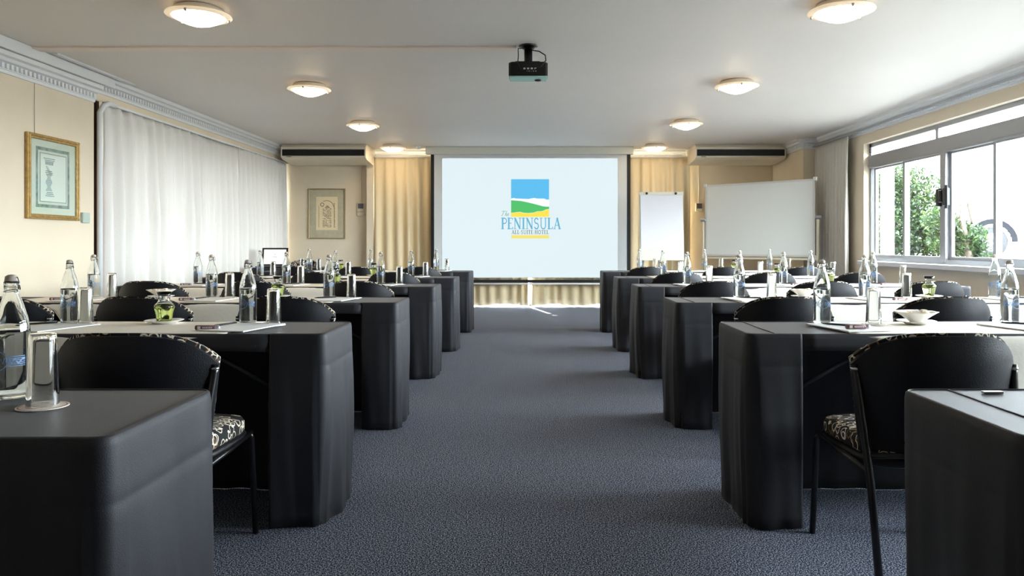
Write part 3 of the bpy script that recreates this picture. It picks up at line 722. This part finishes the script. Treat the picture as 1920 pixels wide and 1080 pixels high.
def runner_mesh(xa, xb, yf, yb, da, db, drop, seed):
    rr = random.Random(seed); mb = MB(); ph = [rr.uniform(0, 6.3) for _ in range(4)]; zt = TH+.0035
    ys = [yb+.008, yb+.003, yb-.02, yb-.15, yb-.3, yf+.02, yf+.004]
    nx = 48
    def top(u, w_):
        k = min(int(w_*6+.5), 6); y = ys[k]; x = xa+(xb-xa)*u
        z = zt+(-.05 if k == 0 else (-.004 if k == 1 else 0))+(.0006*math.sin(x*9+y*13+ph[0]) if 1 < k < 6 else 0)
        if k == 6: z = zt-.0015
        return (x, y, z)
    mb.grid(top, nx, 6)
    def dr(u, w_):
        z = zt-.0015-drop*w_; sl = min(w_*drop, .16)*.9+.0
        x0 = xa+(da-xa)*min(1, w_*12)+sl*.8; x1 = xb-(xb-db)*min(1, w_*12)-sl*.8
        x = x0+(x1-x0)*u
        y = yf+.004-.014*min(1, w_*10)-.012*w_*(math.sin(x*8+ph[1])+.5*math.sin(x*21+ph[2]))*.6-.01*w_
        return (x, y, z)
    mb.grid(dr, nx, 14)
    return mb
RUN = {'left': (-3.15, -1.18, -2.85, -1.36), 'right': (1.24, 3.2, 1.36, 3.0)}
for side in ('left', 'right'):
    for i, yb in enumerate(BACK):
        yf = yb-.45; xe = XE[side][i]
        xa, xb = (-3.39, xe) if side == 'left' else (xe, 3.58)
        nm = '%s table of the %s block' % (ROWN[i], side)
        t = empty('trestle_table', ((xa+xb)/2, (yf+yb)/2, 0), 0, 'folding table under cloth, %s' % nm, 'table', 'folding tables')
        hw = (xb-xa)/2-.012; hd = .213
        MB().box((-hw, -hd, TH-.034), (hw, hd, TH-.004), .004).build('tabletop', TTOP, t)
        for sx in (-1, 1):
            X = sx*(hw-.15)
            for sy in (-1, 1): MB().tube([(X, sy*.17, TH-.035), (X, sy*.17, 0.005)], .013, 8).build('leg', TMET, t)
            MB().tube([(X, -.17, .14), (X, .17, .14)], .010, 8).build('crossbar', TMET, t)
            MB().box((X-sx*.0-.001, -.17-.014, 0), (X+.001, -.17+.014, 0.001))
            MB().tube([(X-sx*.01, -.15, .50), (X-sx*.38, -.15, TH-.04)], .010, 6).build('brace', TMET, t)
        c = cover_mesh(xa, xb, yf, yb, .21, 10*i+(3 if side == 'left' else 4)).build('table_cover', BLACKCL, solid=.004, off=-1, label='black fitted cloth over the %s' % nm, cat='tablecloth', group='black table covers')
        xs = [xa+.11] if side == 'right' else []
        cr = MB()
        for x in xs: cr.tube([(x, yf+.004, TH+.0003), (x-.004, (yf+yb)/2, TH+.0003), (x, yb-.004, TH+.0003)], .0022, 6)
        if xs: cr.build('fold_crease', BLACKCL, c)
        r = RUN[side]
        runner_mesh(r[0], r[1], yf, yb, r[2], r[3], .34, 50+i+10*len(side)).build('table_runner', RUNNER, solid=.0015, off=1, label='ivory overlay cloth across the %s' % nm, cat='tablecloth', group='ivory overlay cloths')

# presenter's table in the far left corner
t = empty('trestle_table', (-3.35, 11.05, 0), 0, 'presenter\'s black-draped table in the far left corner carrying the laptop', 'table')
MB().box((-.68, -.24, TH-.034), (.68, .24, TH-.004), .004).build('tabletop', TTOP, t)
for sx in (-1, 1):
    for sy in (-1, 1): MB().tube([(sx*.45, sy*.18, TH-.035), (sx*.45, sy*.18, .005)], .013, 8).build('leg', TMET, t)
cover_mesh(-4.04, -2.66, 10.80, 11.30, .30, 77).build('table_cover', BLACKCL, solid=.004, off=-1, label='black fitted cloth over the presenter\'s table in the far left corner', cat='tablecloth', group='black table covers')
# laptop
def laptop():
    o = empty('laptop', (-3.82, 11.02, TH), 0, 'open black laptop with a lit white screen in the far left corner', 'laptop')
    MB().box((-.195, -.14, .002), (.195, .12, .022), .006).build('base', DARK, o)
    k = MB()
    for i in range(5):
        for j in range(12): k.box((-.17+j*.0285, -.03+i*.026, .022), (-.17+j*.0285+.024, -.03+i*.026+.021, .025))
    k.build('keyboard', DARK, o)
    M = Matrix.Translation((0, -.135, .02)) @ Matrix.Rotation(math.radians(8), 4, 'X')
    # lid stands at the far side, screen faces the rows
    M = Matrix.Translation((0, .12, .02)) @ Matrix.Rotation(math.radians(-8), 4, 'X')
    a = MB().box((-.195, -.006, 0), (.195, .008, .27), .004); a.v = [tuple(M @ Vector(p)) for p in a.v]; lid = a.build('lid', DARK, o)
    b = MB().box((-.165, -.009, .025), (.165, -.0055, .245)); b.v = [tuple(M @ Vector(p)) for p in b.v]
    b.build('display', mat('laptop_display', (10, 10, 10), .3, emit=(248, 252, 255), es=.75), lid)
    c = MB().box((-.006, -.0105, .165), (.006, -.0085, .18)).box((-.035, -.0105, .13), (.035, -.0085, .136)); c.v = [tuple(M @ Vector(p)) for p in c.v]
    c.build('display_marks', mat('laptop_marks', (150, 160, 180), .5), lid)
laptop()

# ================================================================== CHAIRS
def make_chair():
    """origin on the floor under the middle of the backrest, seat towards +Y"""
    o = empty('conference_chair')
    HW = .262
    def topz(u): return .82-.098*abs(u)**4.0-.006*u*u
    def shell(u, v, dy, grow=0):
        z0 = .452; z1 = topz(u)+grow; z = z0+(z1-z0)*v
        hz = min(1.1, max(0, (.74-z))/.24)
        hw = HW-.028*hz**1.1+grow*.3
        x = u*hw; y = .135*abs(u)**2.3+.05*hz*(1-abs(u)**2)*.6-.0+dy
        return (x, y, z)
    n, m = 28, 12
    def closed(y0, y1, g0=0, g1=0, inset=0):
        mb = MB()
        P = lambda i, j, dy, g: shell((-1+2*i/n)*(1-inset), j/m, dy, g)
        mb.grid(lambda u, v: P(round(u*n), round(v*m), y0, g0), n, m)
        mb.grid(lambda u, v: P(round((1-u)*n), round(v*m), y1, g1), n, m)
        for i in range(n):
            mb.add([P(i, m, y0, g0), P(i+1, m, y0, g0), P(i+1, m, y1, g1), P(i, m, y1, g1)], [(0, 1, 2, 3)], True)
            mb.add([P(i, 0, y0, g0), P(i+1, 0, y0, g0), P(i+1, 0, y1, g1), P(i, 0, y1, g1)], [(3, 2, 1, 0)], True)
        for j in range(m):
            mb.add([P(0, j, y0, g0), P(0, j+1, y0, g0), P(0, j+1, y1, g1), P(0, j, y1, g1)], [(0, 1, 2, 3)], True)
            mb.add([P(n, j, y0, g0), P(n, j+1, y0, g0), P(n, j+1, y1, g1), P(n, j, y1, g1)], [(3, 2, 1, 0)], True)
        return mb
    closed(0, .016).build('backrest', SHELL, o)
    closed(.0165, .044, .009, .005, .035).build('back_cushion', LOOPS, o)
    # seat: rounded slab in three rings
    def ring(z, k):
        pts = []
        for i in range(36):
            a = 2*PI*i/36; c, s_ = math.cos(a), math.sin(a)
            x = (.222*k)*math.copysign(abs(c)**.45, c); y = .335+(.25*k)*math.copysign(abs(s_)**.45, s_)
            x *= 1-.06*((y-.08)/.5)
            pts.append((x, y, z+.008-.012*((y-.33)/.25)))
        return pts
    v = []
    for z, k in ((.405, .96), (.415, 1.0), (.445, 1.0), (.458, .97), (.466, .85), (.470, .5)): v += ring(z, k)
    f_ = [tuple(range(35, -1, -1)), tuple(range(180, 216))]
    for k in range(5):
        for i in range(36): j = (i+1) % 36; f_.append((k*36+i, k*36+j, k*36+36+j, k*36+36+i))
    MB().add(v, f_, True).build('seat', LOOPS, o)
    v = []
    for z, k in ((.375, .98), (.38, 1.03), (.402, 1.03), (.407, .98)): v += ring(z, k)
    f_ = [tuple(range(35, -1, -1)), tuple(range(108, 144))]
    for k in range(3):
        for i in range(36): j = (i+1) % 36; f_.append((k*36+i, k*36+j, k*36+36+j, k*36+36+i))
    MB().add(v, f_, True).build('seat_pan', SHELL, o)
    for s in (-1, 1):
        X = s*.243
        MB().tube([(X*1.045, .13, .715), (X*1.035, .125, .69), (X*1.01, .11, .62), (X*.985, .085, .50), (X*.97, .05, .36), (X*.965, -.02, .0)], .0125, 10).build('leg', TUBE, o)
        MB().lathe([(.0145, .700), (.0145, .707)], 12, (X*1.037, .1265, 0)).build('band', CHROME, o)
        MB().tube([(s*.205, .54, .392), (s*.207, .56, .37), (s*.208, .565, .30), (s*.212, .59, .0)], .0115, 10).build('leg', TUBE, o)
        MB().tube([(X*.97, .06, .395), (s*.225, .3, .392), (s*.205, .56, .39)], .010, 8).build('side_rail', TUBE, o)
    MB().tube([(-.236, .068, .442), (0, .06, .442), (.236, .068, .442)], .0095, 8).build('rear_crossbar', TUBE, o)
    return o
CH_Y = [None, 2.30, 3.87, 5.46, 7.20, 8.84]
CH_PX = {'left': {1: [255], 2: [535, 267, 3], 3: [672, 479, 286], 4: [737, 592, 447], 5: [787, 670, 553]},
         'right': {1: [1750], 2: [1470, 1770], 3: [1338, 1541, 1745], 4: [1272, 1444, 1612], 5: [1215, 1357, 1503]}}
SEATN = ['next to the aisle', 'in the middle', 'at the outer end']
cp = None
for side in ('left', 'right'):
    for i, xs in CH_PX[side].items():
        for k, px in enumerate(xs):
            if cp is None: cp = make_chair(); o = cp
            else: o = copy_tree(cp)
            y = CH_Y[i]-.05; X = (px-VX)*(CH_Y[i]+.08)/F
            o.location = (X, y, 0); o.rotation_euler = (0, 0, math.radians(R.uniform(-2.5, 2.5)) if i > 1 else 0)
            tag(o, 'black-backed chair %s of the %s table in the %s block' % (SEATN[k] if len(xs) > 1 else 'by the aisle', ROWN[i], side), 'chair', 'conference chairs with loop-pattern seats')
o = copy_tree(cp); o.location = (-3.80, 12.62, 0); o.rotation_euler = (0, 0, PI)
tag(o, 'loop-patterned presenter\'s chair facing the room near the far left corner', 'chair', 'conference chairs with loop-pattern seats')

# ================================================================== TABLEWARE
def at(px, row, off):
    y = BACK[row]-off; return ((px-VX)*y/F, y, TH+.006)
def clone(proto, used, loc, rz, label, cat, group):
    if used[0]: o = copy_tree(proto)
    else: o = proto; used[0] = True
    o.location = loc; o.rotation_euler = (0, 0, rz)
    return tag(o, label, cat, group)
def make_bottle():
    o = empty('water_bottle')
    outp = [(.001, 0), (.034, 0), (.037, .004), (.0375, .02), (.0375, .150), (.0365, .165), (.0325, .185), (.0245, .215), (.0175, .236), (.0150, .246), (.0150, .262), (.0165, .264), (.0165, .270), (.013, .272)]
    inp = [(.0105, .272), (.0115, .262), (.0115, .246), (.0145, .236), (.0215, .214), (.0300, .184), (.0338, .165), (.0348, .15), (.0348, .012), (.030, .007), (.001, .006)]
    MB().lathe(outp+inp, 28, cap=False).build('glass_body', GLASS, o)
    MB().lathe([(.001, .0055), (.0305, .0065), (.0352, .0115), (.0352, .150), (.0350, .158), (.001, .158)], 28, cap=False).build('water', WATER, o)
    MB().lathe([(.001, .271), (.0135, .271), (.0145, .275), (.0135, .283), (.008, .287), (.001, .288)], 20).build('stopper', STOP, o)
    MB().lathe([(.0138, .2685), (.0148, .270), (.0138, .272)], 16, cap=False).build('gasket', GASKET, o)
    w_ = MB()
    w_.tube([(-.016, 0, .250), (-.022, 0, .256), (-.021, 0, .27), (-.016, 0, .281), (0, 0, .285), (.016, 0, .281), (.021, 0, .27), (.024, 0, .254), (.016, 0, .250)], .0012, 5)
    w_.tube([(.0162*math.cos(2*PI*k/16), .0162*math.sin(2*PI*k/16), .250+.003*math.cos(2*PI*k/16)) for k in range(16)], .0012, 5, closed=True)
    w_.tube([(.022, -.002, .258), (.026, -.006, .252), (.024, -.010, .247), (.017, -.008, .247)], .0012, 5)
    w_.build('wire_bail', WIRE, o)
    MB().grid(lambda u, v: (.0379*math.cos(PI+PI*u), .0379*math.sin(PI+PI*u), .058+.054*v), 20, 2).build('printed_label', PRINT, o)
    for ch in o.children: ch.data.transform(Matrix.Scale(.955, 4))
    return o
def make_glass():
    o = empty('drinking_glass')     # a tumbler stood upside down
    outp = [(.001, .163), (.024, .163), (.0265, .160), (.0275, .150), (.0325, .004), (.0325, 0)]
    inp = [(.0315, 0), (.0313, .004), (.0264, .146), (.024, .151), (.001, .152)]
    MB().lathe(outp+inp, 28, cap=False).build('glass_wall', GLASS, o)
    for ch in o.children: ch.data.transform(Matrix.Diagonal((.97, .97, .95, 1)))
    return o
def make_coaster():
    o = MB().lathe([(.001, 0), (.050, 0), (.050, .0015), (.001, .0015)], 32, smooth=False).build('coaster', COAST)
    MB().lathe([(.044, .0015), (.046, .0015), (.046, .0018), (.044, .0018)], 32, cap=False, smooth=False).build('printed_ring', COASTR, o)
    return o
def make_saucer():
    return MB().lathe([(.001, 0), (.045, 0), (.05, .004), (.078, .012), (.080, .014), (.076, .0145), (.048, .007), (.001, .006)], 32, cap=False).build('saucer', CERAM)
def make_carafe(lime):
    o = empty('cordial_carafe')
    outp = [(.001, 0), (.028, 0), (.030, .004), (.036, .04), (.042, .062), (.040, .070), (.026, .085), (.023, .095), (.024, .11), (.031, .128)]
    inp = [(.0295, .128), (.0222, .11), (.0212, .095), (.024, .086), (.038, .0695), (.040, .062), (.034, .04), (.028, .006), (.001, .005)]
    MB().lathe(outp+inp, 28, cap=False).build('glass_body', GLASS, o)
    MB().lathe([(.001, .0045), (.0284, .0055), (.0344, .04), (.0404, .062), (.0384, .0695), (.030, .078), (.001, .078)], 28, cap=False).build('cordial', CORDIAL, o)
    if lime: MB().lathe([(.001, 0), (.017, 0), (.018, .002), (.017, .004), (.001, .004)], 16, (0, 0, .080)).build('lime_slice', LIME, o)
    return o
def make_bowl():
    o = empty('sweet_bowl'); n = 40; v = []
    prof = [(.028, 0), (.030, .003), (.040, .012), (.062, .028), (.083, .042), (.084, .044), (.080, .0435), (.060, .031), (.038, .016), (.028, .008), (.001, .007)]
    for r, z in prof:
        for i in range(n):
            a = 2*PI*i/n; k = 1+.035*math.sin(10*a)*(r/.084)**3; v.append((r*k*math.cos(a), r*k*math.sin(a), z))
    f_ = [(k*n+i, k*n+(i+1) % n, (k+1)*n+(i+1) % n, (k+1)*n+i) for k in range(len(prof)-1) for i in range(n)]+[tuple(range(n-1, -1, -1))]
    MB().add(v, f_, True).build('bowl', CERAM, o)
    return o
SW = mat('sweet_wrapper', (232, 214, 190), .4)
def make_sweet():
    o = empty('wrapped_sweet'); MB().box((-.010, -.008, 0), (.010, .008, .012), .003).build('sweet', SW, o)
    t_ = MB()
    for s in (-1, 1): t_.add([(s*.009, 0, .004), (s*.018, -.006, .001), (s*.019, .006, .011), (s*.009, 0, .009)], [(0, 1, 2, 3)])
    t_.build('twist', SW, o, solid=.0006); return o
def make_pad():
    o = empty('notepad'); MB().box((-.105, -.145, 0), (.105, .145, .004)).build('paper', PAPER, o)
    MB().box((-.105, .135, -.0002), (.105, .1455, .0046)).build('gummed_edge', PAPER, o); return o
def make_pen():
    o = empty('ballpoint_pen')
    MB().lathe([(.001, -.07), (.0025, -.062), (.0042, -.045), (.0045, .03), (.0045, .065), (.003, .07)], 10, (0, 0, .005), 'x').build('barrel', PENM, o)
    MB().box((.03, -.0012, .0095), (.068, .0012, .0105)).build('clip', CHROME, o); return o
def make_mint():
    o = empty('mint_roll')
    MB().lathe([(.008, -.045), (.0095, -.043), (.0095, .032), (.008, .033)], 14, (0, 0, .010), 'x').build('wrapper', MINTB, o)
    MB().lathe([(.0088, .032), (.0092, .045), (.006, .05), (.002, .052)], 14, (0, 0, .010), 'x').build('foil_end', MINTF, o)
    p = MB(); p.box((-.034, -.0101, .005), (-.022, -.0093, .016))
    for k in range(6): p.box((-.014+.0065*k, -.0101, .007), (-.0095+.0065*k, -.0093, .0135))
    p.build('printed_marks', MINTL, o); return o
BT, GL, CO = make_bottle(), make_glass(), make_coaster()
SA = make_saucer(); CA = make_carafe(False); CL = make_carafe(True); BO = make_bowl(); SWT = make_sweet(); PD, PE, MI = make_pad(), make_pen(), make_mint()
U = {k: [False] for k in 'bt gl co sa ca cl bo sw pd pe mi'.split()}
def where(side, row, k): return '%s seat of the %s %s table' % (['aisle', 'middle', 'outer'][k], ROWN[row], side)
bottles = {('left', 0): [22], ('left', 1): [465, 131], ('right', 1): [1541, 1893], ('left', 2): [617, 397, 176], ('right', 2): [1386, 1621, 1865],
           ('left', 3): [714, 537, 371], ('right', 3): [1288, 1469, 1637], ('left', 4): [771, 629, 488], ('right', 4): [1243, 1387, 1520],
           ('left', 5): [818, 695, 580], ('right', 5): [1199, 1321, 1443]}
for (side, row), xs in bottles.items():
    for k, px in enumerate(xs):
        kk = k
        loc = at(px, row, .09 if row else .11)
        clone(BT, U['bt'], loc, R.uniform(-.5, .5), 'clear swing-top water bottle at the %s' % where(side, row, kk), 'bottle', 'swing-top water bottles')
glasses = {('left', 0): [(80, .19, 0)], ('left', 1): [(513, .14, 0), (160, .12, 1)], ('right', 1): [(1638, .16, 0)], ('left', 2): [(659, .13, 0), (431, .09, 1), (210, .08, 2)],
           ('right', 2): [(1447, .13, 0), (1700, .12, 1)], ('left', 3): [(749, .13, 0), (564, .1, 1)], ('right', 3): [(1330, .12, 0), (1693, .10, 2)],
           ('left', 4): [(798, .12, 0), (653, .1, 1), (512, .1, 2)], ('right', 4): [(1276, .1, 0), (1426, .1, 1), (1562, .1, 2)],
           ('left', 5): [(838, .1, 0), (598, .12, 1), (567, .1, 2)], ('right', 5): [(1228, .1, 0), (1352, .1, 1), (1479, .1, 2)]}
for (side, row), L in glasses.items():
    for px, off, k in L:
        x, y, z = at(px, row, off)
        inr = RUN[side][0] < x < RUN[side][1]
        zz = z if inr else TH+.001
        clone(CO, U['co'], (x, y, zz), 0, 'round card coaster under the glass at the %s' % where(side, row, k), 'coaster', 'round card coasters')
        clone(GL, U['gl'], (x, y, zz+.002), R.uniform(0, 3), 'clear tumbler turned upside down at the %s' % where(side, row, k), 'glass', 'upturned tumblers')
car = [('left', 1, 308, .10, 0), ('left', 2, 521, .10, 1), ('left', 3, 630, .12, 1), ('left', 4, 701, .12, 1), ('left', 5, 639, .10, 0), ('right', 2, 1742, .10, 0), ('right', 3, 1556, .10, 0), ('right', 4, 1457, .12, 1), ('right', 5, 1377, .1, 0)]
for side, row, px, off, lm in car:
    x, y, z = at(px, row, off)
    clone(SA, U['sa'], (x, y, z), 0, 'white saucer under the green cordial carafe on the %s %s table' % (ROWN[row], side), 'saucer', 'white saucers')
    clone(CL if lm else CA, U['cl' if lm else 'ca'], (x, y, z+.0075), 0, 'small glass carafe of green cordial on the %s %s table' % (ROWN[row], side), 'carafe', 'green cordial carafes')
for side, row, px, off, ns in (('right', 1, 1718, .13, 2), ('right', 2, 1507, .12, 4), ('left', 2, 302, .12, 5)):
    x, y, z = at(px, row, off)
    clone(SA, U['sa'], (x, y, z), 0, 'white saucer under the sweet bowl on the %s %s table' % (ROWN[row], side), 'saucer', 'white saucers')
    clone(BO, U['bo'], (x, y, z+.009), R.uniform(0, 1), 'white fluted bowl of wrapped sweets on the %s %s table' % (ROWN[row], side), 'bowl', 'white sweet bowls')
    SWN = {2: ['pale wrapped sweet lying right of the bowl centre on the %s %s table', 'pale wrapped sweet lying left of the bowl centre on the %s %s table'],
           4: ['rightmost wrapped sweet in the bowl on the %s %s table', 'wrapped sweet at the back left in the bowl on the %s %s table', 'leftmost wrapped sweet in the bowl on the %s %s table', 'front wrapped sweet in the bowl on the %s %s table']}
    SWN[5] = SWN[4]+['wrapped sweet at the back right in the bowl on the %s %s table']
    spots = [(.03, 0, .036), (-.02, .02, .03), (-.035, -.01, .032), (.0, -.03, .03), (.012, .03, .034)]
    for q in range(ns):
        a = spots[q]; clone(SWT, U['sw'], (x+a[0], y+a[1], z+.009+a[2]+.004), R.uniform(0, 3), SWN[ns][q] % (ROWN[row], side), 'sweet', 'wrapped sweets in the bowls')
# pads, pens, mint rolls
def setting(side, row, k, pad=None, pen=None, mint=None):
    w_ = where(side, row, k)
    yb = BACK[row]
    if pad: x = (pad[0]-VX)*(yb-pad[1])/F; clone(PD, U['pd'], (x, yb-pad[1], TH+.0058), pad[2], 'white paper notepad at the %s' % w_, 'notepad', 'white notepads')
    if pen: x = (pen[0]-VX)*(yb-pen[1])/F; clone(PE, U['pe'], (x, yb-pen[1], TH+(.0103 if pen[3] else .0055)), pen[2], 'black ballpoint pen at the %s' % w_, 'pen', 'black ballpoint pens')
    if mint: x = (mint[0]-VX)*(yb-mint[1])/F; clone(MI, U['mi'], (x, yb-mint[1], TH+(.0103 if mint[3] else .0055)), mint[2], 'roll of mints with silver foil end at the %s' % w_, 'mints', 'rolls of mints')
setting('left', 1, 0, (455, .27, -.25), (421, .19, 1.2, 0), (388, .36, .05, 0))
setting('left', 1, 1, (95, .27, -.3), (72, .2, .8, 1), None)
setting('right', 1, 0, (1592, .27, .22), (1572, .25, -.75, 1), (1607, .37, .02, 1))
setting('right', 1, 1, (1925, .27, .25), (1912, .20, -.5, 1), None)
setting('left', 2, 0, (630, .25, -.2), (610, .2, .6, 1), None)
setting('left', 2, 1, (400, .27, -.15), (372, .2, 1.2, 0), (350, .36, .05, 0))
setting('left', 2, 2, (150, .3, -.25), None, (108, .34, .03, 0))
setting('right', 2, 0, (1400, .25, .2), (1405, .22, -.5, 1), None)
setting('right', 2, 1, (1640, .25, .2), (1655, .2, -.5, 1), (1688, .37, .02, 0))
setting('right', 2, 2, (1895, .25, .2), (1900, .2, -.4, 1), None)
for side, s in (('left', -1), ('right', 1)):
    for row in (3, 4, 5):
        for k, px in enumerate(bottles[(side, row)]):
            setting(side, row, k, (px+8*s*(1 if side == 'right' else -1), .27, -.2*s*-1), (px+10, .2, -.5*s, 1), (px-22 if side == 'left' else px+24, .36, .03, 0) if row == 3 else None)
tag(MB().box((1.055, 1.735, TH+.001), (1.10, 1.75, TH+.006), .001).build('binder_clip', ALU), 'small grey clip lying on the nearest right table', 'clip')
